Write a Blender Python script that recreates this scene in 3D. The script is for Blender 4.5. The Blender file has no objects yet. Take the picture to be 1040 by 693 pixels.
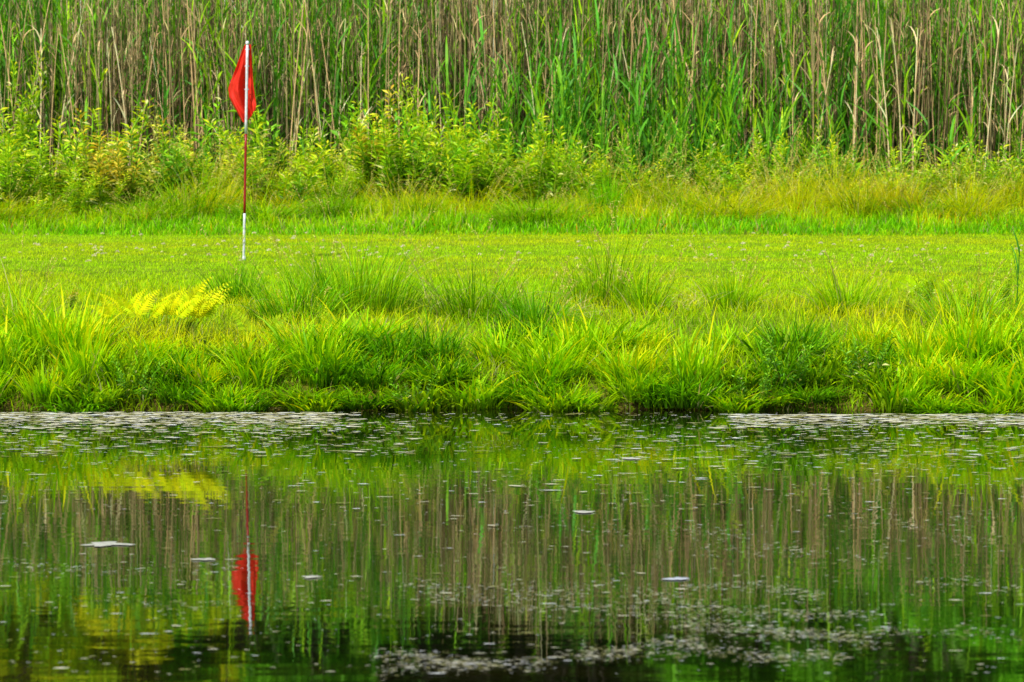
import bpy, math, random
import numpy as np
RNG = np.random.default_rng(7)
random.seed(7)
PI = math.pi
scene = bpy.context.scene
col = scene.collection

# ---------------------------------------------------------------- camera numbers (metres)
F = 3500.0 / 1040 * 36          # focal length, mm
CAMZ = 2.2
KX = 1 / 3500.0
def wx(px, d): return (px - 520) * KX * d          # where something seen at column px stands, at distance d
EDGE = 25.0                                        # distance to the far bank

# ---------------------------------------------------------------- noise
def vnoise(x, y, seed=0):
    x = np.asarray(x, float); y = np.asarray(y, float)
    xi = np.floor(x).astype(np.int64); yi = np.floor(y).astype(np.int64)
    fx = x - xi; fy = y - yi
    fx = fx * fx * (3 - 2 * fx); fy = fy * fy * (3 - 2 * fy)
    def h(a, b):
        n = (a * 374761393 + b * 668265263 + seed * 1442695) & 0x7fffffff
        n = ((n ^ (n >> 13)) * 1274126177) & 0x7fffffff
        return ((n ^ (n >> 16)) & 0xffff) / 65535.0
    return (h(xi, yi) * (1 - fx) + h(xi + 1, yi) * fx) * (1 - fy) + (h(xi, yi + 1) * (1 - fx) + h(xi + 1, yi + 1) * fx) * fy
def fnoise(x, y, seed=0):
    return 0.5 * vnoise(x, y, seed) + 0.3 * vnoise(np.asarray(x) * 2.1, np.asarray(y) * 2.1, seed + 5) + 0.2 * vnoise(np.asarray(x) * 4.3, np.asarray(y) * 4.3, seed + 9)

PS = [-60, -18.5, -17.8, -3, -.7, 0, .12, .5, 1.1, 2.2, 4, 6.5, 8, 14.3, 15.2, 18, 24, 60, 700]
PZ = [.7, .5, -.5, -.9, -.4, -.03, .07, .22, .34, .47, .62, .72, .73, .74, .80, .92, 1.0, 1.4, 9]
def yedge(x): return EDGE + 0.34 * (vnoise(np.asarray(x) * .9, 0, 3) - .5) + .12 * (vnoise(np.asarray(x) * 3.1, 0, 4) - .5)
def gz(x, y):
    s = y - yedge(x)
    z = np.interp(s, PS, PZ)
    amp = np.interp(s, [0, 1, 4, 7, 14, 16, 60], [.01, .07, .07, .02, .02, .10, .3])
    return z + amp * (fnoise(x * .8, y * .8, 11) - .5)

# ---------------------------------------------------------------- mesh builder
class MB:
    def __init__(s): s.v = []; s.q = []; s.t = []; s.c = []; s.n = 0
    def add(s, v, q=None, t=None, c=None):
        if q is not None and len(q): s.q.append(np.asarray(q, np.int64) + s.n)
        if t is not None and len(t): s.t.append(np.asarray(t, np.int64) + s.n)
        s.v.append(np.asarray(v, float))
        c = np.asarray(c, float)
        if c.ndim == 1: c = np.tile(c, (len(v), 1))
        s.c.append(c); s.n += len(v)
    def build(s, name, mats, parent=None, smooth=False):
        me = bpy.data.meshes.new(name)
        V = np.concatenate(s.v); C = np.concatenate(s.c)
        Q = np.concatenate(s.q) if s.q else np.zeros((0, 4), np.int64)
        T = np.concatenate(s.t) if s.t else np.zeros((0, 3), np.int64)
        me.vertices.add(len(V)); me.vertices.foreach_set('co', V.astype(np.float32).ravel())
        L = np.concatenate([Q.ravel(), T.ravel()])
        me.loops.add(len(L)); me.loops.foreach_set('vertex_index', L.astype(np.int32))
        me.polygons.add(len(Q) + len(T))
        st = np.concatenate([np.arange(len(Q)) * 4, len(Q) * 4 + np.arange(len(T)) * 3]).astype(np.int32)
        me.polygons.foreach_set('loop_start', st)
        me.update(calc_edges=True)
        a = me.color_attributes.new('Col', 'FLOAT_COLOR', 'POINT')
        a.data.foreach_set('color', np.concatenate([np.clip(C, 0, 1), np.ones((len(C), 1))], 1).astype(np.float32).ravel())
        if smooth: me.polygons.foreach_set('use_smooth', np.ones(len(Q) + len(T), bool))
        me.materials.append(mats)
        o = bpy.data.objects.new(name, me); col.objects.link(o)
        if parent is not None: o.parent = parent
        return o

def U(a, b, n): return RNG.uniform(a, b, n)
def N(m, s, n): return RNG.normal(m, s, n)

def blades(mb, P, h, w, az, th0, th1, cb, ct, K=3, leafy=False, tw=.6):
    """curved tapering blades; th0 lean at the base, th1 extra bend to the tip (radians)"""
    n = len(P)
    if n == 0: return
    o = lambda a: np.broadcast_to(np.asarray(a, float), (n,)).copy()
    h, w, az, th0, th1 = map(o, (h, w, az, th0, th1))
    cb = np.broadcast_to(cb, (n, 3)); ct = np.broadcast_to(ct, (n, 3))
    wa = az + PI / 2 + N(0, tw, n)
    W = np.stack([np.cos(wa), np.sin(wa), N(0, .15, n)], 1)
    cur = P.copy(); verts = []; cols = []
    for k in range(K + 1):
        t = k / K
        if k:
            tm = (k - .5) / K
            th = th0 + th1 * tm ** 1.4
            cur = cur + np.stack([np.sin(th) * np.cos(az), np.sin(th) * np.sin(az), np.cos(th)], 1) * (h / K)[:, None]
        prof = (0.45 + 1.4 * t) * (1 - t) * 1.3 if leafy else (1 - t) ** .75 * (1 if t > .0 else .85)
        c = cb * (1 - t) + ct * t
        if k < K:
            verts += [cur - W * (w * prof / 2)[:, None], cur + W * (w * prof / 2)[:, None]]; cols += [c, c]
        else:
            verts.append(cur); cols.append(c)
    M = 2 * K + 1
    V = np.stack(verts, 1).reshape(-1, 3); C = np.stack(cols, 1).reshape(-1, 3)
    base = (np.arange(n) * M)[:, None]
    q = np.concatenate([base + np.array([2 * k, 2 * k + 1, 2 * k + 3, 2 * k + 2]) for k in range(K - 1)]) if K > 1 else None
    t = base + np.array([2 * K - 2, 2 * K - 1, 2 * K])
    mb.add(V, q, t, C)

def leaves(mb, P, D, L, w, c, roll=None):
    """folded lens shaped leaves growing from P along D"""
    n = len(P)
    if n == 0: return
    o = lambda a: np.broadcast_to(np.asarray(a, float), (n,)).copy()
    L, w = o(L), o(w); c = np.broadcast_to(c, (n, 3))
    D = D / np.linalg.norm(D, axis=1)[:, None]
    R = RNG.normal(0, 1, (n, 3)); R[:, 2] *= .35
    S = np.cross(D, R); S = np.cross(D, np.array([0, 0, 1.0])) * 1.2 + S * .6
    S /= np.linalg.norm(S, axis=1)[:, None] + 1e-9
    up = np.cross(S, D)
    mid = P + D * (L * .45)[:, None]
    a = P; b = mid + S * (w / 2)[:, None] + up * (w * .18)[:, None]; e = mid - S * (w / 2)[:, None] + up * (w * .18)[:, None]
    tip = P + D * L[:, None] + np.array([0, 0, -1.0]) * (L * .18)[:, None]
    V = np.stack([a, b, tip, e], 1).reshape(-1, 3)
    base = (np.arange(n) * 4)[:, None]
    mb.add(V, None, np.concatenate([base + [0, 1, 2], base + [0, 2, 3]]), np.repeat(c, 4, 0))

def stems(mb, P, h, r, az, th0, th1, cb, ct, K=3, taper=.5, sides=3):
    n = len(P)
    o = lambda a: np.broadcast_to(np.asarray(a, float), (n,)).copy()
    h, r, az, th0, th1 = map(o, (h, r, az, th0, th1))
    cb = np.broadcast_to(cb, (n, 3)); ct = np.broadcast_to(ct, (n, 3))
    cur = P.copy(); V = []; C = []; path = [P.copy()]
    for k in range(K + 1):
        t = k / K
        if k:
            th = th0 + th1 * ((k - .5) / K)
            cur = cur + np.stack([np.sin(th) * np.cos(az), np.sin(th) * np.sin(az), np.cos(th)], 1) * (h / K)[:, None]
            path.append(cur.copy())
        for j in range(sides):
            a = 2 * PI * j / sides
            rr = r * (1 - taper * t)
            V.append(cur + np.stack([np.cos(a) * rr, np.sin(a) * rr, 0 * rr], 1)); C.append(cb * (1 - t) + ct * t)
    M = (K + 1) * sides
    base = (np.arange(n) * M)[:, None]
    q = []
    for k in range(K):
        for j in range(sides):
            j2 = (j + 1) % sides
            q.append(base + np.array([k * sides + j, k * sides + j2, (k + 1) * sides + j2, (k + 1) * sides + j]))
    mb.add(np.stack(V, 1).reshape(-1, 3), np.concatenate(q), None, np.stack(C, 1).reshape(-1, 3))
    return np.stack(path, 1)      # n, K+1, 3

def along(path, t):               # points on n paths at fractions t (n,)
    K = path.shape[1] - 1
    f = np.clip(t * K, 0, K - 1e-6); i = f.astype(int); f = (f - i)[:, None]; r = np.arange(len(path))
    return path[r, i] * (1 - f) + path[r, i + 1] * f

def tubepath(mb, pts, rads, c, sides=8):
    pts = np.asarray(pts, float); n = len(pts); V = []
    for i in range(n):
        d = pts[min(i + 1, n - 1)] - pts[max(i - 1, 0)]; d /= np.linalg.norm(d)
        a = np.cross(d, [0.3, 1, 0.1]); a /= np.linalg.norm(a); b = np.cross(d, a)
        for j in range(sides):
            t = 2 * PI * j / sides
            V.append(pts[i] + (a * math.cos(t) + b * math.sin(t)) * rads[i])
    q = [[i * sides + j, i * sides + (j + 1) % sides, (i + 1) * sides + (j + 1) % sides, (i + 1) * sides + j] for i in range(n - 1) for j in range(sides)]
    V.append(pts[0]); V.append(pts[-1]); m = n * sides
    t = [[m, (j + 1) % sides, j] for j in range(sides)] + [[m + 1, (n - 1) * sides + j, (n - 1) * sides + (j + 1) % sides] for j in range(sides)]
    mb.add(np.array(V), q, t, c)

def jit(c, n, a=.15, hue=.08):    # per-blade colour variation
    c = np.asarray(c, float)
    f = np.exp(N(0, a, n))[:, None]
    return np.clip(c * f * np.exp(RNG.normal(0, hue, (n, 3)) * [1, .4, 1]), 0, 1)
def mixc(a, b, t): t = np.asarray(t)[:, None]; return np.asarray(a) * (1 - t) + np.asarray(b) * t

# ---------------------------------------------------------------- materials
def mat(name):
    m = bpy.data.materials.new(name); m.use_nodes = True
    nt = m.node_tree; nt.nodes.clear()
    out = nt.nodes.new('ShaderNodeOutputMaterial')
    return m, nt, out
def foliage_mat(name, trans=.35, rough=.45, spec=.35, nscale=9, gain=(1, 1, 1)):
    m, nt, out = mat(name)
    at = nt.nodes.new('ShaderNodeAttribute'); at.attribute_name = 'Col'
    tc = nt.nodes.new('ShaderNodeNewGeometry')
    no = nt.nodes.new('ShaderNodeTexNoise'); no.inputs['Scale'].default_value = nscale; no.inputs['Detail'].default_value = 3
    nt.links.new(tc.outputs['Position'], no.inputs['Vector'])
    mr = nt.nodes.new('ShaderNodeMapRange'); mr.inputs[1].default_value = .3; mr.inputs[2].default_value = .7
    mr.inputs[3].default_value = .78; mr.inputs[4].default_value = 1.2
    nt.links.new(no.outputs['Fac'], mr.inputs[0])
    mx = nt.nodes.new('ShaderNodeVectorMath'); mx.operation = 'SCALE'
    nt.links.new(at.outputs['Color'], mx.inputs[0]); nt.links.new(mr.outputs[0], mx.inputs['Scale'])
    gn = nt.nodes.new('ShaderNodeVectorMath'); gn.operation = 'MULTIPLY'; gn.inputs[1].default_value = gain
    nt.links.new(mx.outputs[0], gn.inputs[0])
    mx = nt.nodes.new('ShaderNodeVectorMath'); mx.operation = 'MINIMUM'; mx.inputs[1].default_value = (.86, .86, .86); nt.links.new(gn.outputs[0], mx.inputs[0])
    p = nt.nodes.new('ShaderNodeBsdfPrincipled'); p.inputs['Roughness'].default_value = rough
    p.inputs['Specular IOR Level'].default_value = spec
    nt.links.new(mx.outputs[0], p.inputs['Base Color'])
    if trans > 0:
        tr = nt.nodes.new('ShaderNodeBsdfTranslucent')
        tint = nt.nodes.new('ShaderNodeVectorMath'); tint.operation = 'MULTIPLY'; tint.inputs[1].default_value = (1.1, 1.0, .4)
        nt.links.new(mx.outputs[0], tint.inputs[0]); nt.links.new(tint.outputs[0], tr.inputs['Color'])
        ms = nt.nodes.new('ShaderNodeMixShader'); ms.inputs[0].default_value = trans
        nt.links.new(p.outputs[0], ms.inputs[1]); nt.links.new(tr.outputs[0], ms.inputs[2])
        nt.links.new(ms.outputs[0], out.inputs[0])
    else: nt.links.new(p.outputs[0], out.inputs[0])
    return m
M_GRASS = foliage_mat('grass_blade', .48, .5, .12, gain=(3.9, 3.25, .4))
M_LAWN = foliage_mat('lawn_blade', .35, .6, .08, 3, gain=(2.55, 2.25, .2))
M_LEAF = foliage_mat('leaf', .35, .45, .25, gain=(2.9, 2.6, 1.1))
M_REED = foliage_mat('reed', .3, .5, .22, gain=(2.4, 2.25, 1.1))
M_CANE = foliage_mat('dry_cane', .08, .7, .1, gain=(2.15, 1.95, 1.55))
M_BARK = foliage_mat('bark', 0, .9, .1, 12)
M_FERN = foliage_mat('fern_leaf', .35, .5, .05, gain=(1.4, 1.4, .4))
M_PETAL = foliage_mat('petal', .5, .7, .1, gain=(1.25, 1.2, 1.0))
M_TREE = foliage_mat('tree_leaf', .3, .5, .2, 2, gain=(5.2, 4.9, 1.4))

def ramp(nt, stops):
    r = nt.nodes.new('ShaderNodeValToRGB'); e = r.color_ramp.elements
    e[0].position, e[0].color = stops[0][0], (*stops[0][1], 1); e[1].position, e[1].color = stops[-1][0], (*stops[-1][1], 1)
    for p, c in stops[1:-1]: x = e.new(p); x.color = (*c, 1)
    return r
m, nt, out = mat('soil'); M_SOIL = m
g = nt.nodes.new('ShaderNodeNewGeometry'); no = nt.nodes.new('ShaderNodeTexNoise'); no.inputs['Scale'].default_value = 6; no.inputs['Detail'].default_value = 8
nt.links.new(g.outputs['Position'], no.inputs['Vector'])
r = ramp(nt, [(.3, (.08, .12, .006)), (.5, (.17, .26, .007)), (.7, (.24, .33, .01))]); nt.links.new(no.outputs['Fac'], r.inputs[0])
sp = nt.nodes.new('ShaderNodeSeparateXYZ'); nt.links.new(g.outputs['Position'], sp.inputs[0])
mr = nt.nodes.new('ShaderNodeMapRange'); mr.inputs[1].default_value = .06; mr.inputs[2].default_value = .35; nt.links.new(sp.outputs['Z'], mr.inputs[0])
mx = nt.nodes.new('ShaderNodeMixRGB'); mx.inputs[1].default_value = (.10, .075, .015, 1); nt.links.new(mr.outputs[0], mx.inputs[0]); nt.links.new(r.outputs[0], mx.inputs[2])
p = nt.nodes.new('ShaderNodeBsdfPrincipled'); p.inputs['Roughness'].default_value = .9; p.inputs['Specular IOR Level'].default_value = .1
nt.links.new(mx.outputs[0], p.inputs['Base Color']); nt.links.new(p.outputs[0], out.inputs[0])

m, nt, out = mat('pond_water'); M_WATER = m
g = nt.nodes.new('ShaderNodeNewGeometry')
def mapped(scale):
    mp = nt.nodes.new('ShaderNodeMapping'); mp.inputs['Scale'].default_value = scale
    nt.links.new(g.outputs['Position'], mp.inputs[0]); return mp
def noise(scale, detail=2, rough=.5):
    mp = mapped(scale); n_ = nt.nodes.new('ShaderNodeTexNoise'); n_.inputs['Scale'].default_value = 1
    n_.inputs['Detail'].default_value = detail; n_.inputs['Roughness'].default_value = rough
    nt.links.new(mp.outputs[0], n_.inputs['Vector']); return n_
n1 = noise((1.6, 5.0, 1), 2); n2 = noise((9, 22, 1), 2)
ad = nt.nodes.new('ShaderNodeMath'); ad.operation = 'MULTIPLY_ADD'; ad.inputs[1].default_value = .10
nt.links.new(n2.outputs['Fac'], ad.inputs[0]); nt.links.new(n1.outputs['Fac'], ad.inputs[2])
bp = nt.nodes.new('ShaderNodeBump'); bp.inputs['Strength'].default_value = 1; bp.inputs['Distance'].default_value = .0007
nt.links.new(ad.outputs[0], bp.inputs['Height'])
n3 = noise((.7, 1.4, 1), 5, .6)
r = ramp(nt, [(.45, (.003, .004, .001)), (.6, (.010, .010, .002)), (.75, (.028, .022, .004))]); nt.links.new(n3.outputs['Fac'], r.inputs[0])
p = nt.nodes.new('ShaderNodeBsdfPrincipled'); p.inputs['Roughness'].default_value = .022; p.inputs['IOR'].default_value = 1.95
nt.links.new(r.outputs[0], p.inputs['Base Color']); nt.links.new(bp.outputs[0], p.inputs['Normal']); nt.links.new(p.outputs[0], out.inputs[0])

def plain(name, c, rough=.5, nscale=30, var=.15, trans=0, spec=.4):
    m, nt, out = mat(name)
    no = nt.nodes.new('ShaderNodeTexNoise'); no.inputs['Scale'].default_value = nscale; no.inputs['Detail'].default_value = 4
    tc = nt.nodes.new('ShaderNodeTexCoord'); nt.links.new(tc.outputs['Object'], no.inputs['Vector'])
    r = ramp(nt, [(.3, tuple(x * (1 - var) for x in c)), (.7, tuple(min(1, x * (1 + var)) for x in c))]); nt.links.new(no.outputs['Fac'], r.inputs[0])
    p = nt.nodes.new('ShaderNodeBsdfPrincipled'); p.inputs['Roughness'].default_value = rough; p.inputs['Specular IOR Level'].default_value = spec
    nt.links.new(r.outputs[0], p.inputs['Base Color'])
    if trans:
        tr = nt.nodes.new('ShaderNodeBsdfTranslucent'); nt.links.new(r.outputs[0], tr.inputs['Color'])
        ms = nt.nodes.new('ShaderNodeMixShader'); ms.inputs[0].default_value = trans
        nt.links.new(p.outputs[0], ms.inputs[1]); nt.links.new(tr.outputs[0], ms.inputs[2]); nt.links.new(ms.outputs[0], out.inputs[0])
    else: nt.links.new(p.outputs[0], out.inputs[0])
    return m
M_WHITE = plain('white_fibreglass', (.62, .63, .66), .5, 40, .22)
M_BAND = plain('dark_red_fibreglass', (.30, .012, .008), .4, 60, .2)
M_FLAG = plain('red_nylon', (.95, .042, .02), .6, 25, .12, .4, .2)
M_SCUM = foliage_mat('dried_scum', .0, .7, .15, 60)

# ---------------------------------------------------------------- tagging
def tag(o, label, cat, group=None, kind=None):
    o['label'] = label; o['category'] = cat
    if group: o['group'] = group
    if kind: o['kind'] = kind
    return o
def struct(o): o['kind'] = 'structure'; return o
def empty(name, loc):
    e = bpy.data.objects.new(name, None); e.location = loc; e.empty_display_size = .1; col.objects.link(e); return e
def dup(root, loc, rz=0, s=1.0, sz=None):
    r = root.copy(); col.objects.link(r); r.location = loc; r.rotation_euler = (0, 0, rz); r.scale = (s, s, sz or s)
    for ch in list(root.children):
        c = ch.copy(); col.objects.link(c); c.parent = r
        for g_ in list(ch.children):
            d = g_.copy(); col.objects.link(d); d.parent = c
    return r
class Proto:
    """first use moves the prototype itself, later uses copy it"""
    def __init__(s, root): s.root = root; s.used = False
    def put(s, loc, rz=0, sc=1.0, sz=None):
        if s.used: return dup(s.root, loc, rz, sc, sz)
        s.used = True; r = s.root; r.location = loc; r.rotation_euler = (0, 0, rz); r.scale = (sc, sc, sz or sc); return r
def used_only(protos):
    for p_ in protos:
        if not p_.used:
            for ch in list(p_.root.children): bpy.data.objects.remove(ch)
            bpy.data.objects.remove(p_.root)

# ---------------------------------------------------------------- setting
xs = np.concatenate([[-600, -200, -60, -30], np.linspace(-16, 16, 161), [30, 60, 200, 600]])
ys = np.concatenate([[-60, -20, 0, 4, 6, 6.6, 7, 9, 14, 20, 23], np.linspace(24, 46, 177), [48, 52, 58, 66, 80, 120, 250, 700]])
X, Y = np.meshgrid(xs, ys); Z = gz(X.ravel(), Y.ravel())
nx = len(xs); i, j = np.meshgrid(np.arange(nx - 1), np.arange(len(ys) - 1)); a = (j * nx + i).ravel()
mb = MB(); mb.add(np.stack([X.ravel(), Y.ravel(), Z], 1), np.stack([a, a + 1, a + nx + 1, a + nx], 1), None, (.1, .1, .1))
struct(mb.build('ground', M_SOIL, smooth=True))
mb = MB(); mb.add([(-590, 5.5, 0), (590, 5.5, 0), (590, 26.2, 0), (-590, 26.2, 0)], [[0, 1, 2, 3]], None, (0, 0, 0))
struct(mb.build('water', M_WATER))

# ---------------------------------------------------------------- grass
BRIGHT = np.array((.22, .42, .006)); MID = np.array((.09, .27, .006)); DEEP = np.array((.03, .13, .006)); YEL = np.array((.38, .46, .012)); STRAW = np.array((.50, .47, .20)); PALE = np.array((.27, .32, .95)); THATCH = np.array((.19, .19, .45))

# mown fairway
n = 300000
x = U(-8, 8, n); s = 3.6 + 11.2 * U(0, 1, n); y = yedge(x) + s
f = fnoise(x * .45, y * .9, 21); f2 = fnoise(x * 2.5, y * 3.5, 22)
stripe = .5 + .5 * np.sin(y * 2.6 + 1.2 * vnoise(x * .3, y * .2, 5))
c = mixc(BRIGHT * [.98, 1.0, 1], YEL * .88, np.clip((f - .42) * 2.4, 0, 1)); c = mixc(c, MID * 1.3, np.clip((f2 - .5) * 2.2, 0, 1) * .55 + .22 * stripe)
c *= np.exp(N(0, .16, n))[:, None]
dead = RNG.random(n) < .03; c[dead] = (.26, .27, .8)  # pale blades: dead grass, and highlights put into the lawn colour
h = np.interp(s, [3.6, 6, 14, 14.8], [.08, .035, .03, .06]) * U(.6, 1.3, n)
mb = MB(); P = np.stack([x, y, gz(x, y) - .005], 1)
blades(mb, P, h, U(.005, .010, n), U(0, 2 * PI, n), U(.2, 1.0, n), U(0, .6, n), c * .75, c, K=1)
tag(mb.build('mown_grass', M_LAWN), 'short mown bright green fairway grass between the bank and the rough', 'grass', kind='stuff')

# low grass cover on the bank, getting shorter toward the fairway
n = 74000
x = U(-7.5, 7.5, n); s = np.abs(U(0, 1, n)) ** 1.25 * 6.2 - .02; y = yedge(x) + s
f = fnoise(x * 1.3, y * 1.3, 31); f3 = fnoise(x * .7, y * .8, 33)
h = np.interp(s, [0, .4, 1.2, 2.2, 3.5, 6], [.14, .20, .22, .17, .12, .05]) * (.35 + 1.3 * f) * U(.6, 1.25, n)
c = mixc(MID, BRIGHT, np.clip(f * 1.5 - .15, 0, 1)); c = mixc(c, YEL, np.clip((f3 - .45) * 2.2, 0, .8) * np.interp(s, [0, 1.5, 3], [.3, .7, 1]))
c *= np.exp(N(0, .32, n))[:, None] * np.interp(s, [0, .25, .7], [.55, .8, 1])[:, None]  # last factor paints the shadow at the bank foot into the blades
dead = RNG.random(n) < np.interp(s, [0, 2, 4], [.04, .10, .06]); c[dead] = THATCH * U(.5, 1.1, (dead.sum(), 1)); glint_ = RNG.random(n) < .035; c[glint_] = PALE * U(.4, .8, (glint_.sum(), 1))  # PALE blades here are painted highlights, for sparkle
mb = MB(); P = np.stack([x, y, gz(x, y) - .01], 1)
blades(mb, P, h, U(.8, 1.3, n) * np.interp(s, [0, 1, 2, 4], [.012, .010, .008, .006]), U(0, 2 * PI, n), np.abs(N(0, .35, n)), U(.3, 1.8, n), c * .36, c, K=3)  # dark blade bases carry painted shade between the blades
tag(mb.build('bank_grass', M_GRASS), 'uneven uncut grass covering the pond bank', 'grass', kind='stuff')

# rough beyond the fairway
n = 90000
x = U(-9, 9, n); s = 14.25 + 4.9 * U(0, 1, n) ** .9; y = yedge(x) + s
f = fnoise(x * .9, y * .8, 41); f3 = fnoise(x * 1.8, y * 1.5, 43)
h = np.interp(s, [14.25, 14.7, 15.6, 16.5, 19.2], [.07, .17, .26, .36, .50]) * (.3 + 1.3 * f) * U(.6, 1.2, n)
c = mixc(MID * [.8, 1.0, 1], BRIGHT * [.95, 1, 1], np.clip((f3 - .35) * 2.2, 0, 1) * np.interp(s, [14.3, 15.8], [.35, 1])); c = mixc(c, YEL * [.9, .98, 2], np.clip((f - .38) * 2.8, 0, 1) * np.interp(s, [14.3, 15.4, 16.6], [.0, .25, .9]))
c *= np.exp(N(0, .36, n))[:, None]
dead = RNG.random(n) < np.interp(s, [14, 15, 16.5], [.01, .05, .10]); c[dead] = THATCH * U(.6, 1.2, (dead.sum(), 1)); glint_ = RNG.random(n) < .03; c[glint_] = PALE * U(.4, .8, (glint_.sum(), 1))  # THATCH is dead grass; PALE blades imitate specular highlights by colour
red = RNG.random(n) < .02 * (f > .5); c[red] = (.35, .16, .03)
mb = MB(); P = np.stack([x, y, gz(x, y) - .01], 1)
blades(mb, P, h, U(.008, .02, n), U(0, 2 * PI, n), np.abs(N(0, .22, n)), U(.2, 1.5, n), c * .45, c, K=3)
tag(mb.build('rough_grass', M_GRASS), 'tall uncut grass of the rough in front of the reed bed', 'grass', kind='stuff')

# tussocks ------------------------------------------------------
def tussock(n, R, hgt, w, cols, th=(.05, .45), curl=(.3, 1.5), deadf=.05, leafy=False, bright=1.0, K=5, foot=None):
    mb = MB()
    a = U(0, 2 * PI, n); r = R * np.sqrt(U(0, 1, n)) * .6
    P = np.stack([r * np.cos(a), r * np.sin(a), -.03 + 0 * a], 1)
    az = a + N(0, .9 if leafy else .5, n)
    h = hgt * np.exp(N(-.15, .25, n)) * (1 - .25 * r / R)
    c = mixc(cols[0], cols[1], RNG.random(n)) * np.exp(N(0, .3, n))[:, None] * bright
    nd = int(n * deadf * .5) if not leafy else int(n * deadf * .25)
    if nd:
        cd_ = PALE * U(.4, .7, (nd, 1)) * [1, .95, 1]
        m_ = min(nd, 14); sp_ = stems(mb, P[:m_], h[:m_] * U(1.2, 1.7, m_), .0022, az[:m_], U(0, .3, m_), U(.2, .9, m_), c[:m_] * .7, THATCH, K=6) if not leafy else None
        if sp_ is not None:
            for q2 in range(16):
                pt = along(sp_, np.full(m_, .74 + .26 * q2 / 16)); D_ = RNG.normal(0, .5, (m_, 3)) + [0, 0, .5]
                leaves(mb, pt, D_, .03, .008, THATCH * U(.8, 1.5, (m_, 1)))
        blades(mb, P[:nd], h[:nd] * U(1.0, 1.6, nd), max(w * .75, .010) * U(.8, 1.2, nd), az[:nd], U(.3, .9, nd), U(.5, 1.6, nd), cd_, cd_, K=6)
    blades(mb, P, h, w * U(.6, 1.2, n), az, U(*th, n) * (r / R / .6 + .3), U(*curl, n), c * (foot or .28), c, K=K, leafy=leafy)  # blade bases darkened, so shade inside the clump is in the colour
    return mb
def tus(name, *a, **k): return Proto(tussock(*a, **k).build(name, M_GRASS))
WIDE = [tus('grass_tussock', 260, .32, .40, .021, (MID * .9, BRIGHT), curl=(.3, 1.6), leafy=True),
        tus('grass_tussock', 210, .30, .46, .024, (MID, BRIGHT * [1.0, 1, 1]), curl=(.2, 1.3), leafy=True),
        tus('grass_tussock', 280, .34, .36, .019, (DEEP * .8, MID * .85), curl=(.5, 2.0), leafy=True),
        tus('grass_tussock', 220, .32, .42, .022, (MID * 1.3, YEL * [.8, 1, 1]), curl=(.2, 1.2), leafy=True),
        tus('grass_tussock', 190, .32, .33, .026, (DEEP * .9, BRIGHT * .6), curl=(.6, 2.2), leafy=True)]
k = 0
x = -7.0
while x < 7.0:
    for row in range(4):
        xx = x + random.uniform(-.12, .12) + (row % 2) * .12; s = [.03, .32, .7, 1.15][row] + random.uniform(-.03, .1)
        if random.random() < [.12, .15, .2, .62][row]: continue
        yy = float(yedge(xx)) + s; pxx = 520 + xx / yy * 3500
        if 560 < pxx < 750 and row and random.random() < .3: continue
        shadez = row < 3 and (330 < pxx < 545 or 755 < pxx < 905 or 100 < pxx < 180)  # darker tussocks gather here to paint shadows low on the bank
        pr = WIDE[random.choice([2, 4, 2, 4, 0] if shadez else [0, 1, 2, 3, 4, 0, 1] if row else [0, 2, 4, 1, 0])]
        hh = [.70, 1.0, 1.08, .75][row] * (.35 + 1.3 * float(fnoise(xx * 1.5, 7.7 + row * .3, 51)))
        if row >= 2 and 100 < pxx < 235: hh *= .62
        o = pr.put((xx, yy, float(gz(xx, yy))), random.uniform(0, 6.28), random.uniform(.85, 1.2), hh * random.uniform(.7, 1.3))
        tag(o, ['bright green broad bladed grass tussock leaning over the water at the bank foot', 'bright green broad bladed grass tussock low on the bank just above the water line',
                'bright green broad bladed grass tussock halfway up the pond bank', 'bright green broad bladed grass tussock along the upper lip of the bank'][row], 'grass tussock',
            ['tussocks at the foot of the bank', 'tussocks low on the bank', 'tussocks halfway up the bank', 'tussocks on the lip of the bank'][row]); k += 1
    x += .27

FINE = lambda n, R, h, cols, **kw: tussock(int(n * 1.5), R, h * 1.1, .011, cols, **kw).build('fine_grass_clump', M_GRASS)
def at(px, d): xx = wx(px, d); return (xx, d, float(gz(xx, d)))
def place(o, px, d, lab, cat, group=None): o.location = at(px, d); tag(o, lab, cat, group); return o
place(FINE(400, .8, .62, (DEEP * 1.8, BRIGHT * .8), th=(.0, .5), curl=(.2, 1.3), deadf=.06), 360, 28.0, 'broad rounded clump of fine green grass on the bank, right of the flagstick', 'grass clump')
place(FINE(280, .58, .50, (DEEP * 1.4, BRIGHT * .8), th=(.0, .6), curl=(.3, 1.8), deadf=.18), 482, 27.8, 'dark green grass clump with pale dead blades arching out at mid bank', 'grass clump')
place(FINE(170, .55, .60, (MID * .8, BRIGHT * .9), th=(.0, .5), curl=(.1, 1.2), deadf=.10), 618, 28.6, 'tall thin upright grass tuft with pale blades arching to its right', 'grass clump')
place(FINE(130, .30, .40, (DEEP * .9, MID * .9), th=(.0, .5), curl=(.1, 1.0), deadf=.04), 240, 28.6, 'small dark green upright tuft just below the foot of the flagstick', 'grass clump')
place(FINE(160, .3, .42, (MID, BRIGHT * .9), th=(.1, .6), curl=(.3, 1.4), deadf=.1), 655, 28.2, 'low sprawling grass clump with bleached blades beside the tall thin tuft', 'grass clump')
place(FINE(240, .42, .42, (MID, BRIGHT), th=(.2, .7), curl=(.3, 1.6), deadf=.14), 860, 27.9, 'windblown yellow green grass clump with pale streaks on the right part of the bank', 'grass clump')
place(FINE(200, .3, .40, (MID, BRIGHT * 1.05), th=(.1, .6), curl=(.3, 1.4), deadf=.1), 745, 28.1, 'grass clump with one whitish bent blade, right of the sprawling bleached clump', 'grass clump')
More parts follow.
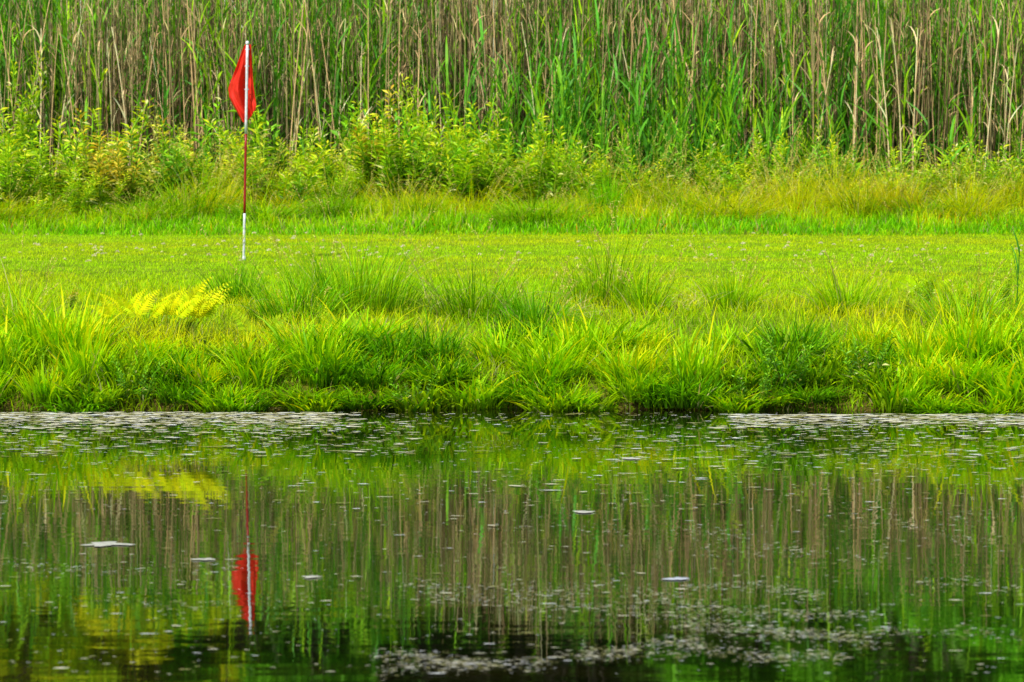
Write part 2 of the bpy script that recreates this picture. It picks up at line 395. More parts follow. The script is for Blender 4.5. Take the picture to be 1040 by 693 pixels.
place(FINE(260, .4, .5, (MID, BRIGHT * .9), th=(.1, .6), curl=(.5, 1.8), deadf=.22), 12, 26.8, 'grass clump with nodding pale seed heads at the left end of the bank', 'grass clump')
place(FINE(170, .22, .62, (DEEP * 2, MID), th=(.0, .3), curl=(.1, .8), deadf=.02), 617, 41.0, 'dark green upright grass tuft standing alone at front of the rough', 'grass clump')
place(FINE(140, .3, .35, (DEEP * 2, MID), th=(.1, .5), curl=(.3, 1.0), deadf=.02), 955, 41.8, 'dark green soft grass mound in the rough at the far right', 'grass clump')

place(FINE(260, .6, .5, (DEEP * 2, BRIGHT * .8), th=(.1, .6), curl=(.4, 1.6), deadf=.12), 300, 27.4, 'loose grass clump between the small yellow ferns, left of the broad rounded clump', 'grass clump')
place(FINE(240, .5, .42, (DEEP * 1.6, MID * 1.1), th=(.1, .7), curl=(.4, 1.8), deadf=.16), 545, 27.2, 'low dark grass clump at the very middle of the bank', 'grass clump')
place(FINE(260, .6, .5, (DEEP * 2, BRIGHT * .8), th=(.1, .6), curl=(.4, 1.8), deadf=.14), 985, 27.0, 'tall loose grass clump with pale seed stalks near the right end of the bank', 'grass clump')
# yellow arching mounds in the rough
MOUND = [Proto(tussock(420, .62, h_, .014, c_, th=(.1, .7), curl=(.8, 2.2), deadf=.16, K=5, foot=.16).build('grass_mound', M_GRASS)) for h_, c_ in
         ((.62, (YEL * .8, BRIGHT)), (.58, (YEL * [.95, 1, 1], STRAW * [.8, .9, .3])), (.66, (MID * .9, YEL * .75)), (.6, (DEEP * 1.8, BRIGHT * .8)), (.6, (STRAW * [.6, .6, .25], YEL)))]
for q_ in range(72):
    px = -50 + q_ * 15.8 + random.uniform(-12, 12); d = random.uniform(40.4, 42.8); p0 = at(px, d)
    o = MOUND[random.choice([0, 1, 2, 3, 4] if d > 41 else [0, 2, 3, 3])].put(p0, random.uniform(0, 6), random.uniform(.7, 1.2), random.uniform(.6, 1.45) * (.75 if d < 41 else 1.1))
    tag(o, 'arching mound of yellowish uncut grass in the rough below the reeds', 'grass mound', 'grass mounds in the rough')

# bleached dead stalks lying on the bank
mb = MB(); n = 60; P = np.stack([N(0, .13, n), N(0, .10, n), U(.08, .20, n)], 1)
blades(mb, P, U(.10, .3, n), U(.003, .007, n), U(0, 6.28, n), U(1.0, 1.6, n), U(0, .7, n), STRAW * .5, STRAW * .62, K=3)
STK = Proto(mb.build('dead_stalks', M_CANE))
for px, d, lab in ((588, 27.1, 'tangle of bleached dead stalks lying at the centre of the bank'), (700, 27.6, 'tangle of bleached dead stalks near the sprawling grass clump'),
                   (825, 42.2, 'pale dead stalks heaped at the base of the reeds, right of centre'), (455, 27.9, 'bleached dead stalks fallen over the dark green clump')):
    tag(STK.put(at(px, d), random.uniform(0, 6), 1), lab, 'dead stalks')

# ---------------------------------------------------------------- clover flowers on the fairway
CL = []
for v in range(3):
    mb = MB(); n = 26
    d_ = RNG.normal(0, 1, (n, 3)); d_[:, 2] = np.abs(d_[:, 2])
    leaves(mb, np.tile([0, 0, .085], (n, 1)) + d_ * .002, d_, .021, .011, jit((.72, .74, .66), n, .1, .05))
    stems(mb, np.array([[0, 0, 0.]]), .085, .0015, 0, 0, .1, (.12, .25, .03), (.12, .25, .03), K=1)
    CL.append(Proto(mb.build('clover_flower', M_PETAL)))
for q_ in range(150):
    band = random.random()
    d = random.uniform(31.5, 35) if band < .7 else random.uniform(30.5, 38)
    px = random.choice([random.gauss(120, 90), random.gauss(860, 110), random.uniform(0, 1040), random.gauss(340, 60)])
    o = CL[q_ % 3].put(at(px, d), random.uniform(0, 6), random.uniform(.7, 1.3))
    tag(o, 'small white clover flower in the mown grass', 'flower', 'white clover flowers on the fairway')

# ---------------------------------------------------------------- leafy weeds
def weed(hgt, nst, leafc, tipc, leafL=.11, spread=.22, lw=.26, step=.027, woody=(.12, .10, .03)):
    root = empty('leafy_weed', (0, 0, 0))
    a = U(0, 6.28, nst); P = np.stack([spread * .45 * np.cos(a) * (.3 + .7 * RNG.random(nst)), spread * .45 * np.sin(a), -.02 + 0 * a], 1)
    h = hgt * U(.4, 1.05, nst)
    mb = MB(); path = stems(mb, P, h, .006, a, U(.0, .4, nst), U(-.1, .5, nst), woody, leafc, K=4)
    mb.build('stem', M_LEAF, root)
    mb = MB(); m_ = int(hgt * .8 / step) * 2
    for k in range(nst):
        t = np.linspace(.15, 1, m_); p_ = along(np.repeat(path[k:k + 1], m_, 0), t)
        aa = np.arange(m_) * 2.4 + N(0, .3, m_); el = U(.1, .8, m_) + t * .3
        D = np.stack([np.cos(aa) * np.cos(el), np.sin(aa) * np.cos(el), np.sin(el)], 1)
        L = leafL * (1.15 - .65 * t) * U(.7, 1.2, m_)
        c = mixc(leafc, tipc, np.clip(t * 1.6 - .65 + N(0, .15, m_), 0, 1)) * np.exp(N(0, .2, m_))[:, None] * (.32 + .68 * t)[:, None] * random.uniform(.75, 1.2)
        wh = RNG.random(m_) < .05; c[wh] = (.3, .33, .28)  # whitish leaves stand in for leaf highlights and tiny flowers
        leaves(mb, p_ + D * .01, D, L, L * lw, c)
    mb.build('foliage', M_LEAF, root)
    return Proto(root)
YT = (.30, .48, .015); PT = (.42, .30, .05); GT = (.11, .27, .012)
WEEDS = {'y': [weed(1.0, 9, (.12, .30, .012), YT), weed(.85, 8, (.16, .34, .012), YT, lw=.22)],
         'p': [weed(.95, 6, (.09, .22, .014), PT), weed(.85, 7, (.13, .26, .012), (.5, .45, .2))],
         'g': [weed(1.0, 6, (.045, .15, .018), GT, .15, .34, lw=.3, step=.04), weed(.9, 6, (.06, .2, .02), GT, .16, .36, lw=.22, step=.04)]}
LAB = {'y': ('bushy weed with bright yellow green tips in front of the reeds', 'yellow tipped weeds before the reeds'),
       'p': ('leafy weed with pinkish tan tips in front of the reeds', 'pink tipped weeds before the reeds'),
       'g': ('dark leafy weed with pointed green leaves in front of the reeds', 'dark leafy weeds before the reeds')}
wl = []
for q_ in range(185):
    px = (-30 + q_ * 4.9 if q_ < 104 else 420 + (q_ - 104) * 8.1) + random.uniform(-14, 14)
    hs = float(np.interp(px, [0, 60, 150, 350, 440, 500, 580, 700, 780, 1040], [1.1, 1.2, 1.25, 1.15, 1.35, 1.15, 1.0, .9, 1.0, 1.05]))
    d = random.uniform(40.9, 43.4) if px < 130 else random.uniform(41.8, 43.5)
    kk = 'yyyyyp' if px < 110 else 'ppyyyg' if px < 320 else 'ggyyyp' if px < 480 else 'yyygyg'
    wl.append((px, d, random.choice(kk), hs * random.choice([random.uniform(.45, .9), random.uniform(.8, 1.2), random.uniform(1.1, 1.55)])))
for px, d, k_, sc in wl:
    o = random.choice(WEEDS[k_]).put(at(px + random.uniform(-6, 6), d), random.uniform(0, 6), sc)
    tag(o, LAB[k_][0], 'weed', LAB[k_][1]); w_ = random.uniform(.95, 1.5); o.scale = (sc * w_, sc * w_, sc * random.uniform(.7, 1.0)); o.rotation_euler = (random.gauss(0, .12), random.gauss(0, .12), o.rotation_euler[2])
def special(px, d, k_, sc, lab, cat='weed', sz=None):
    o = random.choice(WEEDS[k_]).put(at(px, d), random.uniform(0, 6), sc, sz); tag(o, lab, cat)
    if 'group' in o: del o['group']
special(8, 43.2, 'y', 1.5, 'tallest yellow tipped weed, against the reeds at the left edge', sz=2.3)
special(175, 43.2, 'p', 1.15, 'tall pale tipped weed left of the flag, growing up into the reeds', sz=1.55)
special(438, 43.2, 'y', 1.2, 'tallest weed near the centre, with yellow shoots climbing the reeds', sz=1.9)
special(395, 43.1, 'g', 1.2, 'broad dark leafy weed standing high against reeds left of centre', sz=1.4)
special(845, 43.3, 'y', 1.0, 'yellow green weed reaching up the reeds right of centre', sz=1.5)
special(1015, 42.7, 'g', 1.1, 'dark leafy weed with arching leaves at the right edge of the rough', sz=1.05)
# leafy plants on the bank
def small(px, d, k_, sc, lab, sz=None): special(px, d, k_, sc, lab, sz=sz)
small(138, 25.0, 'g', .40, 'dark broad leaved weed at the water edge below the yellow fern')
small(766, 25.0, 'g', .40, 'dark leaved weed among grass just above the water, right of centre')
small(800, 25.2, 'g', .5, 'larger dark leaved weed halfway up the bank, right of centre', .5)
small(880, 25.2, 'g', .46, 'dark leaved weed on the bank, rightmost of the dark bank weeds')
small(420, 25.0, 'g', .38, 'dark leaved weed deep in the grass of the bank, below the broad rounded clump')
small(940, 28.3, 'y', .34, 'small starry yellow green weed on the upper bank at right', .42)
small(986, 27.9, 'p', .36, 'small orange tinged weed on the upper bank near the right edge', .4)
small(925, 27.6, 'p', .33, 'small orange tinged weed right of the windblown clump')
small(1020, 28.2, 'y', .36, 'small yellow green weed beside the young reed at the right edge', .4)
small(330, 27.0, 'y', .32, 'small yellow tipped weed left of the broad rounded clump')
small(70, 28.2, 'p', .3, 'small reddish weed on the upper bank at left')

# ---------------------------------------------------------------- yellow fern
def frond(mb, L, az, lean, curl, c, scale=.24):
    K = 15; th = lean; p_ = np.zeros(3); pts = []; dirs = []
    for k in range(K + 1):
        pts.append(p_.copy()); th_ = lean + curl * (k / K)
        d_ = np.array([math.sin(th_) * math.cos(az), math.sin(th_) * math.sin(az), math.cos(th_)]); dirs.append(d_)
        p_ = p_ + d_ * L / K
    pts = np.array(pts); dirs = np.array(dirs)
    tubepath(mb, pts, np.linspace(.004, .001, K + 1), np.array(c) * .9, 4)
    t = np.linspace(0, 1, K + 1)[3:]; dirs_, pts_ = dirs[3:], pts[3:]
    face = np.array([random.uniform(-.5, .2), -1, random.uniform(.3, .8)]); side = np.cross(dirs_, face); side /= np.linalg.norm(side, axis=1)[:, None]
    for sgn in (-1, 1):
        pl = L * scale * np.interp(t, [.1, .35, 1], [.7, 1, .15]) * U(.9, 1.1, len(t))
        D = side * sgn * .9 + dirs_ * .6; D /= np.linalg.norm(D, axis=1)[:, None]
        nrm = np.cross(D, dirs_); nrm /= np.linalg.norm(nrm, axis=1)[:, None]
        S_ = np.cross(D, nrm); w_ = pl * .26 + .006; cc = np.repeat(jit(np.array(c) * random.uniform(.65, 1.15) * [random.uniform(.75, 1.08), 1, 1], len(t), .18, .06), 4, 0)
        m_ = pts_ + D * (pl * .4)[:, None]
        V = np.stack([pts_, m_ + S_ * (w_ / 2)[:, None], pts_ + D * pl[:, None] + [0, 0, -.01], m_ - S_ * (w_ / 2)[:, None]], 1).reshape(-1, 3)
        mb.add(V, (np.arange(len(t)) * 4)[:, None] + [0, 1, 2, 3], None, cc)
FY = (.62, .66, .012)
def fern(px, d, specs, lab, c=FY, dz=0):
    root = empty('fern', (wx(px, d), d, float(gz(wx(px, d), d)) - .02 + dz))
    for (dx, dy, L, az, lean, curl) in specs:
        mb = MB(); frond(mb, L, az, lean, curl, c)
        tubepath(mb, [(0, 0, .002), (-dx * .3, -dy * .3, -.6 * dz), (-dx * .45, -dy * .5, -dz - .04)], [.004, .0045, .005], (.16, .2, .02), 5)
        o = mb.build('frond', M_FERN, root); o.location = (dx, dy, 0)
    return tag(root, lab, 'fern')
FS = []
for i_ in range(21):
    u_ = i_ / 20; xb = -.42 + .66 * u_
    FS.append((xb, random.uniform(-.06, .1), random.uniform(.24, .33) + .03 * u_, (PI + random.uniform(-.3, .3)) if i_ in (0, 1, 2, 4, 7) else random.uniform(-.6, .6), random.uniform(.1, .7), random.uniform(.4, .9)))
FS += [(.16, .02, .44, .05, .6, .4), (.18, .05, .40, .1, .75, .2), (.1, 0, .42, -.1, .3, .6)]
fern(170, 26.35, FS, 'bright yellow fern with spreading fronds rising from the bank grass below the flagstick', dz=.19)
fern(262, 26.3, [(0, 0, .42, .2, .3, 1.1), (.05, 0, .38, -1.1, .3, 1.0), (-.05, .02, .4, 2.5, .2, 1.0)], 'small yellow fern right of the big yellow fern', (.34, .46, .012))
fern(345, 26.5, [(0, 0, .40, .4, .3, 1.0), (.03, 0, .36, 2.8, .3, .9)], 'tiny yellow green fern in front of the broad rounded clump', (.26, .42, .012))
fern(938, 28.9, [(0, 0, .34, q_ * 1.05, .5, .9) for q_ in range(6)], 'star shaped yellow green fern on the upper bank at right', (.36, .52, .012))

# ---------------------------------------------------------------- reeds
BROWNS = [(.33, .25, .15), (.20, .15, .09), (.43, .36, .24), (.16, .15, .08)]
def reed_leaves(mb, path, nl, Lr, c, t0=.25, w=.022, up=.35):
    n = len(path)
    for k in range(nl):
        t = np.clip(t0 + (1 - t0) * (k + RNG.random(n)) / nl, 0, .98); p_ = along(path, t)
        cc = np.asarray(c) * np.exp(N(0, .25, n))[:, None]
        blades(mb, p_, U(*Lr, n), w * U(.6, 1.2, n), U(0, 6.28, n), up * U(.3, 1.6, n), U(.1, 1.5, n), cc * .8, cc, K=4, leafy=True, tw=.9)
GREENS = (np.array((.055, .20, .014)), np.array((.12, .32, .014)), np.array((.05, .19, .028)), np.array((.20, .40, .012)))
def greenmix(n):
    idx = RNG.integers(0, 4, n); return np.array(GREENS)[idx]
# mass behind
mb = MB(); n = 7000
x = U(-10, 10, n); y = 44.3 + 5.2 * U(0, 1, n) ** 1.3
dens = fnoise(x * 1.1, y * .5, 61); keep = RNG.random(n) < np.clip(dens * 1.9 - .2, .15, 1); x, y = x[keep], y[keep]; n = len(x)
P = np.stack([x, y, gz(x, y) - .02], 1); bc = np.array(BROWNS)[RNG.integers(0, 4, n)] * np.exp(N(0, .38, n))[:, None]
path = stems(mb, P, U(1.9, 3.2, n) + .85 * np.exp(-((x - 1.2) / 3.0) ** 2) + .5 * (vnoise(x * .7, 0, 77) - .5), U(.007, .014, n), U(0, 6.28, n), np.abs(N(0, .055, n)), N(0, .18, n), bc * .22, bc * .85, K=4, taper=.55)  # darkened cane bases paint the shaded gaps between the stalks
k_ = RNG.random(n) < .5
reed_leaves(mb, path[k_], 3, (.15, .4), (.30, .24, .14), .3, .016)
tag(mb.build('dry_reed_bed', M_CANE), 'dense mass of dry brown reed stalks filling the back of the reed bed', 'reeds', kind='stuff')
mb = MB(); n = 5600
x = U(-10, 10, n); y = 44.2 + 5.0 * U(0, 1, n)
dens = fnoise(x * .8, y * .6, 62); keep = RNG.random(n) < np.clip(dens * 2.2 - .4, .12, 1); x, y = x[keep], y[keep]; n = len(x)
P = np.stack([x, y, gz(x, y) - .02], 1); gc = greenmix(n)
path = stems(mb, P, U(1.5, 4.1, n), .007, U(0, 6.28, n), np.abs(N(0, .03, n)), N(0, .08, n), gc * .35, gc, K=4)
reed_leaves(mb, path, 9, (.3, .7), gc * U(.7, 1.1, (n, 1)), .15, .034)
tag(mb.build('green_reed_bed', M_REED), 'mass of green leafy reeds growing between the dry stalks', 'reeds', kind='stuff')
# individual front reeds
DRY = []
for v in range(5):
    mb = MB(); b_ = np.array(BROWNS[v % 4]) * [1.15, 1.1, 1.1]
    path = stems(mb, np.zeros((1, 3)), [2.6, 3.0, 2.2, 3.2, 2.8][v], .0095, v * 1.3, .01, [.09, -.12, .2, .06, -.16][v], b_ * .8, b_, K=6, taper=.5, sides=5)
    reed_leaves(mb, path, 5, (.15, .4), b_ * 1.1, .3, .02)
    DRY.append(Proto(mb.build('dry_reed', M_CANE)))
GRN = []
for v in range(6):
    mb = MB(); g_ = GREENS[[0, 1, 3, 2, 0, 1][v]] * .9
    path = stems(mb, np.zeros((1, 3)), [1.0, 1.3, 1.1, 1.6, 1.5, .9][v], .007, v, .02, .05, g_ * .6, g_, K=4)
    reed_leaves(mb, path, 9, (.35, .7), g_, .08, .034, .3)
    GRN.append(Proto(mb.build('green_reed', M_REED)))
for q_ in range(150):
    px = -60 + q_ * 7.8 + random.gauss(0, 14); d = random.uniform(43.5, 44.5)
    o = DRY[random.randrange(5)].put(at(px, d), random.uniform(0, 6), random.uniform(.8, 1.12)); o.rotation_euler = (random.gauss(0, .05), random.gauss(0, .05), o.rotation_euler[2])
    tag(o, 'tall dry brown reed stalk in the front rows of the reed bed', 'reed', 'dry reed stalks at the front of the reed bed')
q_ = 0
while q_ < 250:
    px = random.choice([random.uniform(-60, 1100), random.gauss(560, 70), random.gauss(740, 60), random.gauss(640, 120)])
    d = random.uniform(43.1, 44.1)
    o = GRN[random.randrange(6)].put(at(px, d), random.uniform(0, 6), random.uniform(.8, 1.25), random.uniform(.8, 1.3) * (1.1 if 450 < px < 800 else .75))
    tag(o, 'young green reed with upright leaves in the front rows of the reed bed', 'reed', 'young green reeds at the front of the reed bed'); q_ += 1
mb = MB(); g_ = np.array((.03, .14, .02)); path = stems(mb, np.zeros((1, 3)), .55, .008, 0, .03, .02, g_, g_, K=4)
reed_leaves(mb, path, 6, (.2, .4), g_, .1, .024, .15)
place(mb.build('green_reed', M_REED), 1033, 27.6, 'lone dark green young reed standing on the bank at the right edge', 'reed')

# slim weed stalk beside the flagstick
mb = MB(); path = stems(mb, np.array([[0, 0, 0.], [.03, 0, 0], [-.02, .02, 0]]), np.array([.42, .3, .36]), .003, np.array([0, 2, 3.5]), .08, .5, (.12, .2, .04), (.2, .25, .08), K=5)
reed_leaves(mb, path, 4, (.04, .1), (.2, .34, .1), .3, .014)
place(mb.build('slender_weed', M_LEAF), 242, 32.9, 'slender weed stalks leaning against the foot of the flagstick', 'weed')

# ---------------------------------------------------------------- flagstick
dP = 33.0; base = empty('flagstick', (wx(247.3, dP), dP, float(gz(wx(247.3, dP), dP)) - .02))
tag(base, 'red flag on a white and dark red striped flagstick standing in the fairway', 'flagstick')
H = 2.13; lean = .047
def pp(z): return (lean * (z / H), 0, z)
W_ = (.7, .7, .7)
def seg(name, z0, z1, r, m_, n=6):
    mb = MB(); tubepath(mb, [pp(z0 + (z1 - z0) * k / n) for k in range(n + 1)], [r] * (n + 1), W_, 12); return mb.build(name, m_, base, smooth=True)
seg('pole', 0, .475, .0125, M_WHITE); seg('red_band', .475, 1.235, .0122, M_BAND); seg('pole', 1.235, 2.085, .0135, M_WHITE)
mb = MB(); tubepath(mb, [pp(2.08), pp(2.09), pp(2.11), pp(2.12)], [.014, .017, .017, .008], W_, 12); mb.build('cap', M_WHITE, base)
mb = MB(); tubepath(mb, [pp(.0), pp(.05), pp(.055), pp(.07)], [.019, .019, .015, .0135], W_, 12); mb.build('ferrule', M_WHITE, base)
# limp flag, folded round the back of the pole
nu, nv = 44, 50; V = []
for j in range(nv + 1):
    v = j / nv
    Lx = np.interp(v, [0, .1, .3, .58, .68, .8, .92, 1], [-.03, -.06, -.112, -.188, -.176, -.135, -.085, -.05])
    Rx = np.interp(v, [0, .2, .5, .8, .9, 1], [.03, .042, .058, .085, .092, .085])
    for i in range(nu + 1):
        u = i / nu
        xx = Lx + (Rx - Lx) * u
        zz = 2.09 - .735 * v + (.085 * u ** 1.5 * v ** 3) - (.02 * math.sin(u * 5) * v)
        amp = .02 + .06 * v
        dd = .03 + amp * (math.sin(u * 8.5 + v * 2.2 + .5) * .8 + .35 * math.sin(u * 19 - v * 5) + .5 * math.exp(-((v - .62 + .25 * u) / .07) ** 2) * (1 - u)) + .03
        dd += .012 * (float(vnoise(u * 7 + v * 3, v * 9, 91)) - .5) + .02 * abs(math.sin(u * 6 - v * 9)) * v
        V.append((xx + lean * (zz / H) , dd, zz))
q = [[j * (nu + 1) + i, j * (nu + 1) + i + 1, (j + 1) * (nu + 1) + i + 1, (j + 1) * (nu + 1) + i] for j in range(nv) for i in range(nu)]
mb = MB(); mb.add(V, q, None, (.7, .02, .02)); fl = mb.build('flag', M_FLAG, base, smooth=True)
for z in (2.04, 1.88, 1.66):
    mb = MB(); x0 = pp(z)[0]
    tubepath(mb, [(x0 + .019 * math.cos(t), .02 + .028 * math.sin(t), z + .004 * math.sin(t)) for t in np.linspace(0, 2 * PI, 13)], [.004] * 13, W_, 6)
    mb.build('clip', M_WHITE, fl)

# ---------------------------------------------------------------- trees behind the reeds
def tree(hgt, crownR, nclump, nleaf, c0, c1, low=1.5, leafL=.19):
    root = empty('leafy_tree', (0, 0, 0)); mb = MB(); k = 7
    pts = [np.array([.25 * math.sin(i * 1.1 + hgt), .2 * math.cos(i * 1.7), hgt * .8 * i / k - .1]) for i in range(k + 1)]
    tubepath(mb, pts, [.17 * (1 - .8 * i / k) + .02 for i in range(k + 1)], (.09, .075, .06), 8)
    ctr = []
    for q_ in range(nclump):
        z = random.uniform(low, hgt * .97); a = random.uniform(0, 6.28); env = math.sin(PI * min(1, max(.08, (z - low * .6) / (hgt - low * .5)))) ** .6
        r = crownR * env * math.sqrt(random.uniform(.05, 1)); c = np.array([r * math.cos(a), r * math.sin(a), z]); ctr.append(c)
        i = min(k, max(1, int((z - .5) / hgt * k / .8))); s0 = pts[max(1, i - 1)]; mid = (s0 + c) / 2 + [0, 0, -.1]
        tubepath(mb, [s0, mid, c], [.045, .028, .01], (.09, .075, .06), 5)
    mb.build('trunk', M_BARK, root)
    ctr = np.array(ctr); idx = RNG.integers(0, nclump, nleaf); rad = np.array([random.uniform(.35, .8) for _ in ctr])
    off = RNG.normal(0, 1, (nleaf, 3)); off *= (RNG.random(nleaf) ** .4 / np.linalg.norm(off, axis=1))[:, None]; off[:, 2] *= .6
    P = ctr[idx] + off * rad[idx][:, None]
    br = np.array([random.uniform(.6, 1.25) for _ in ctr])
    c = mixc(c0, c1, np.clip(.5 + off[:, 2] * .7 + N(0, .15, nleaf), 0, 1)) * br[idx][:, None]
    D = off * .5 + RNG.normal(0, .6, (nleaf, 3)); D[:, 2] -= .2
    mb = MB(); leaves(mb, P, D, leafL * U(.7, 1.3, nleaf), leafL * .55, c); mb.build('crown', M_TREE, root)
    return Proto(root)
TR = {'y': [tree(9, 2.6, 46, 16000, (.07, .13, .008), (.20, .27, .012)), tree(10, 2.4, 44, 16000, (.06, .12, .008), (.17, .26, .012))],
      'g': [tree(10, 2.4, 44, 16000, (.018, .07, .008), (.06, .19, .012)), tree(11.5, 2.6, 46, 16000, (.015, .055, .008), (.05, .15, .012))],
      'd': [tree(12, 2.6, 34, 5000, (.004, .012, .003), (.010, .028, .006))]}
TL = {'y': 'yellow green leafy tree standing behind the reeds, on the left', 'g': 'mid green leafy tree standing behind the reeds, on the right', 'd': 'dark shaded tree standing behind the middle of the reed bed'}
for px, d, k_, sc in ((-130, 54, 'y', 1), (-60, 51.5, 'y', .8), (-20, 53, 'y', .95), (40, 51, 'y', .8), (90, 54.5, 'y', 1), (135, 51.5, 'y', .75), (215, 53.5, 'y', .8), (240, 52, 'g', .8), (275, 56, 'g', .9), (930, 51.5, 'g', .8), (1025, 51, 'g', .8), (330, 57, 'd', 1), (420, 59, 'd', 1), (520, 60, 'd', 1.0), (610, 59, 'd', 1), (700, 58, 'd', .95),
                      (790, 55, 'g', .85), (880, 53.5, 'g', 1), (970, 54, 'g', .95), (1060, 53.5, 'g', 1), (1170, 55, 'g', 1), (-240, 56, 'g', 1)):
    o = TR[k_][random.randrange(len(TR[k_]))].put(at(px, d), random.uniform(0, 6), sc)
    if px in (-240, 275, 240): tag(o, {-240: 'green leafy tree left of all the yellow green trees behind the reeds', 275: 'taller green leafy tree right of the yellow green trees, set farther back', 240: 'smaller green leafy tree close behind the reeds, in line with the flagstick'}[px], 'tree')
    else: tag(o, TL[k_], 'tree', {'y': 'yellow green trees on the left', 'g': 'green trees on the right', 'd': 'dark trees in the middle'}[k_])
mb = MB(); n = 80000; x = U(-26, 26, n); y = U(62, 68, n); z = 1 + 15 * U(0, 1, n)
P = np.stack([x, y, z], 1); br = fnoise(x * .5, z * .6, 71)
leaves(mb, P, RNG.normal(0, 1, (n, 3)), U(.5, .9, n), U(.4, .55, n), mixc((.006, .018, .005), (.03, .075, .008), np.clip(br * 1.6 - .3, 0, 1)))
tag(mb.build('woodland', M_BARK), 'dark far woodland closing the view behind the trees', 'woodland', kind='stuff')

# ---------------------------------------------------------------- floating scum
def wpos(px, py): d = CAMZ * 3500 / (py - 109); return wx(px, d), d
def blob(k, dome=.25):
    n = random.choice([7, 8, 9]); a = np.linspace(0, 2 * PI, n, endpoint=False) + RNG.normal(0, .18, n); r = .5 * U(.5, 1.1, n)
    V = np.stack([r * np.cos(a), r * np.sin(a), 0 * a], 1); V = np.concatenate([V, V * [.6, .6, 0] + [0, 0, .06], [[0, 0, .07]]])
    q = [[i, (i + 1) % n, n + (i + 1) % n, n + i] for i in range(n)]; t = [[n + i, n + (i + 1) % n, 2 * n] for i in range(n)]
    return V, q, t
BL = [blob(k) for k in range(8)]
spots = []      # px, py, size(m)
def S(n, fx, fy, sz):
    for _ in range(n): spots.append((fx(), fy(), sz() if callable(sz) else sz))
ru = random.uniform; rg = random.gauss
lg = lambda m_, s_=.5: (lambda: m_ * math.exp(rg(0, s_)))
S(2100, lambda: ru(-60, 370) - abs(rg(0, 40)), lambda: 420 + abs(rg(0, 8)), lg(.034))
S(1300, lambda: ru(745, 1100), lambda: 422 + abs(rg(0, 7)), lg(.034))
S(260, lambda: ru(370, 745), lambda: 420 + abs(rg(0, 10)), lg(.018))
S(800, lambda: ru(-40, 420), lambda: ru(428, 465), lg(.026))
S(800, lambda: ru(600, 1080), lambda: rg(455, 14), lg(.026))
S(900, lambda: ru(-60, 1100), lambda: ru(428, 520), lg(.018))
S(1500, lambda: ru(-60, 1100), lambda: ru(480, 690), lg(.012))
def streak(x0, x1, y0, y1, n, sp, sz, wob=3):
    ph = ru(0, 6)
    for _ in range(n):
        t = random.random(); px = x0 + (x1 - x0) * t
        spots.append((px + rg(0, 4), y0 + (y1 - y0) * t + wob * math.sin(t * 7 + ph) + rg(0, sp), sz * math.exp(rg(0, .3))))
for a_ in ((410, 560, 598, 602, 70), (420, 600, 608, 612, 90), (520, 720, 620, 628, 110), (560, 700, 600, 604, 60), (700, 840, 596, 606, 110), (640, 900, 616, 632, 200), (690, 900, 640, 650, 170),
           (380, 560, 672, 680, 190), (560, 700, 670, 668, 60), (590, 720, 668, 655, 110), (690, 860, 662, 676, 160), (700, 900, 640, 660, 110), (380, 480, 688, 676, 80), (0, 250, 576, 584, 45), (0, 90, 580, 583, 30),
           (60, 240, 470, 468, 40), (830, 1000, 470, 474, 70), (870, 1010, 526, 556, 60), (960, 1010, 527, 524, 25), (930, 1040, 592, 600, 40), (900, 1040, 640, 652, 50), (480, 760, 540, 543, 60), (690, 780, 543, 548, 30), (110, 230, 617, 620, 30), (450, 640, 455, 458, 60), (720, 900, 560, 570, 60)):
    streak(*a_[:4], int(a_[4] * 2.4), 3.4, .0105)
big = [(105, 555, .27, 'broad pale mat of dried scum floating alone left of the flag reflection'), (207, 571, .13, 'small pale scum patch floating just left of the flag reflection'),
       (593, 522, .14, 'thin white scum patch floating at the centre of the pond'), (315, 589, .10, 'small pale scum patch floating right of the flag reflection'), (690, 591, .13, 'pale floating leaf, bluish sky reflection painted into its colour, left of the dense scum specks'),
       (642, 467, .15, 'narrow white scum strip in the reflected bank grass')]
spots = [s for s in spots if s[1] > 418.6]
spots.sort(key=lambda s: -s[2] * (s[1] - 109) * (1 if -10 < s[0] < 1050 and s[1] < 700 else 0))
def scol():
    r_ = random.random()
    return (.58, .55, .38) if r_ < .42 else (.26, .25, .08) if r_ < .82 else (.60, .61, .58)
def blobmesh(V, q, t, c, name): mb = MB(); mb.add(V * [1, 1, .25], q, t, c); return Proto(mb.build(name, M_SCUM))
SP = [blobmesh(*BL[k], scol(), 'scum_fleck') for k in range(8)]
zc = [0]
def zz(): zc[0] = (zc[0] * 7 + 3) % 997; return .003 + .006 * random.random()
for px, py, sz in spots[:292]:
    x_, d_ = wpos(px, py)
    if d_ > float(yedge(x_)) - .02: continue
    o = SP[random.randrange(8)].put((x_, d_, zz()), 0, sz * 1.25); o.rotation_euler = (0, 0, random.uniform(-.4, .4)); o.scale = (sz * 1.45, sz * .75, min(.04, sz))
    tag(o, 'small pale fleck of scum floating on the dark pond', 'scum fleck', 'larger scum flecks floating on the pond')
mb = MB()
for px, py, sz in spots[292:]:
    x_, d_ = wpos(px, py)
    if d_ > float(yedge(x_)) - .01: continue
    V, q, t = random.choice(BL); sx = sz * random.uniform(.9, 2.4) * (1.5 if random.random() < .3 else 1); mb.add(V * [sx, sz * .8, sz * .12] + [x_, d_, zz()], q, t, np.array(scol()) * (1.3 if py < 450 else 1))
tag(mb.build('fine_scum', M_SCUM), 'fine pale specks of scum scattered in drifts over the pond', 'scum', kind='stuff')
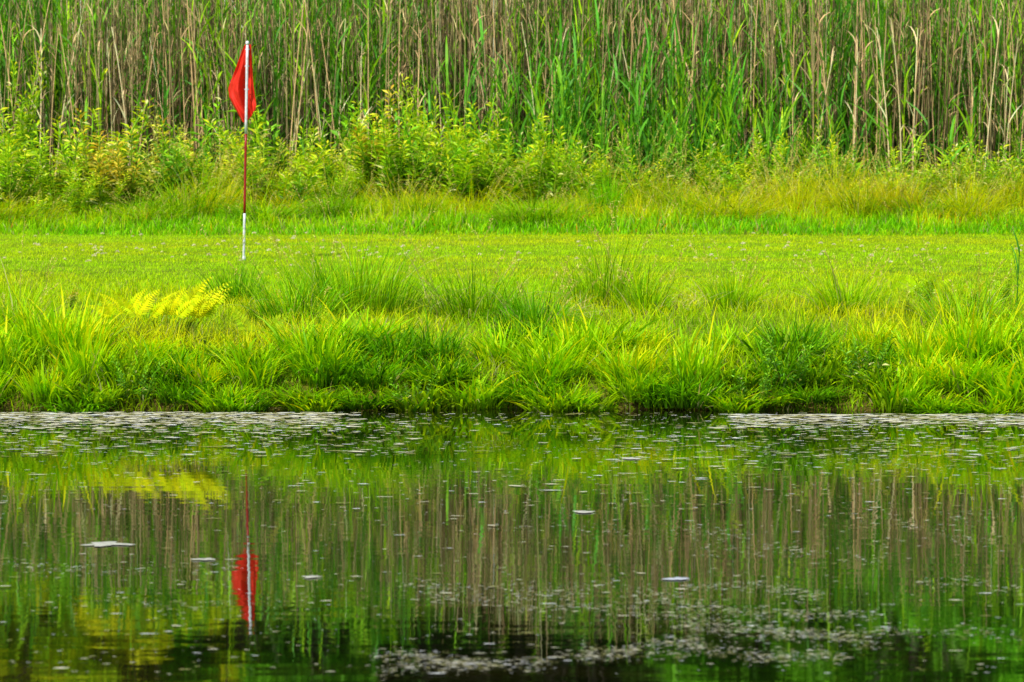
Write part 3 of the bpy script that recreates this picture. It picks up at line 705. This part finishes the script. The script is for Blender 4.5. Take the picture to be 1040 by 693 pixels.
for px, py, sz, lab in big:
    x_, d_ = wpos(px, py); mb = MB(); V = []
    n_ = 26; a = np.linspace(0, 2 * PI, n_, endpoint=False); r_ = .5 * (.45 + .8 * vnoise(a * 2.2, px, 5)) * U(.7, 1.15, n_)
    V = np.stack([r_ * np.cos(a) * sz, r_ * np.sin(a) * sz * .75, 0 * a], 1); V = np.concatenate([V, V * .85 + [0, 0, .002], [[0, 0, .003]]])
    mb.add(V, [[i, (i + 1) % n_, n_ + (i + 1) % n_, n_ + i] for i in range(n_)], [[n_ + i, n_ + (i + 1) % n_, 2 * n_] for i in range(n_)], (.44, .44, .36) if 'bluish' not in lab else (.42, .45, .48))  # bluish leaf: reflected sky is put into its base colour
    o = mb.build('scum_patch', M_SCUM); o.location = (x_, d_, .004); tag(o, lab, 'scum patch')

# ---------------------------------------------------------------- light, sky, camera
EL, AZ = math.radians(50), math.radians(-148)       # high sun, behind the camera to the left
w = bpy.data.worlds.new('World'); scene.world = w; w.use_nodes = True; nt = w.node_tree
bg = nt.nodes['Background']; sky = nt.nodes.new('ShaderNodeTexSky'); sky.sky_type = 'NISHITA'; sky.sun_disc = False
sky.sun_elevation = EL; sky.sun_rotation = AZ; nt.links.new(sky.outputs[0], bg.inputs[0]); bg.inputs[1].default_value = .15
sd = bpy.data.lights.new('sun', 'SUN'); sd.energy = 5; sd.angle = math.radians(.5); sd.color = (1, .95, .86)
so = bpy.data.objects.new('sun', sd); col.objects.link(so)
from mathutils import Vector
dirv = Vector((math.sin(AZ) * math.cos(EL), math.cos(AZ) * math.cos(EL), math.sin(EL)))
so.rotation_euler = dirv.to_track_quat('Z', 'Y').to_euler(); so.location = (0, 0, 30)

cd = bpy.data.cameras.new('camera'); cam = bpy.data.objects.new('camera', cd); col.objects.link(cam)
cd.lens = F; cd.sensor_width = 36; cd.clip_start = .5; cd.clip_end = 2000
cam.location = (0, 0, CAMZ); cam.rotation_euler = (PI / 2 - math.atan((346.5 - 109) / 3500), 0, 0)
cd.dof.use_dof = True; cd.dof.focus_distance = 27; cd.dof.aperture_fstop = 5.0
scene.camera = cam
used_only([*WIDE, *MOUND, *CL, *DRY, *GRN, *SP, *sum(WEEDS.values(), []), *sum(TR.values(), [])])
scene.render.engine = 'CYCLES'
scene.view_settings.view_transform = 'Standard'; scene.view_settings.look = 'None'; scene.view_settings.exposure = 0
scene.cycles.max_bounces = 6; scene.cycles.diffuse_bounces = 3; scene.cycles.transmission_bounces = 3; scene.cycles.glossy_bounces = 3
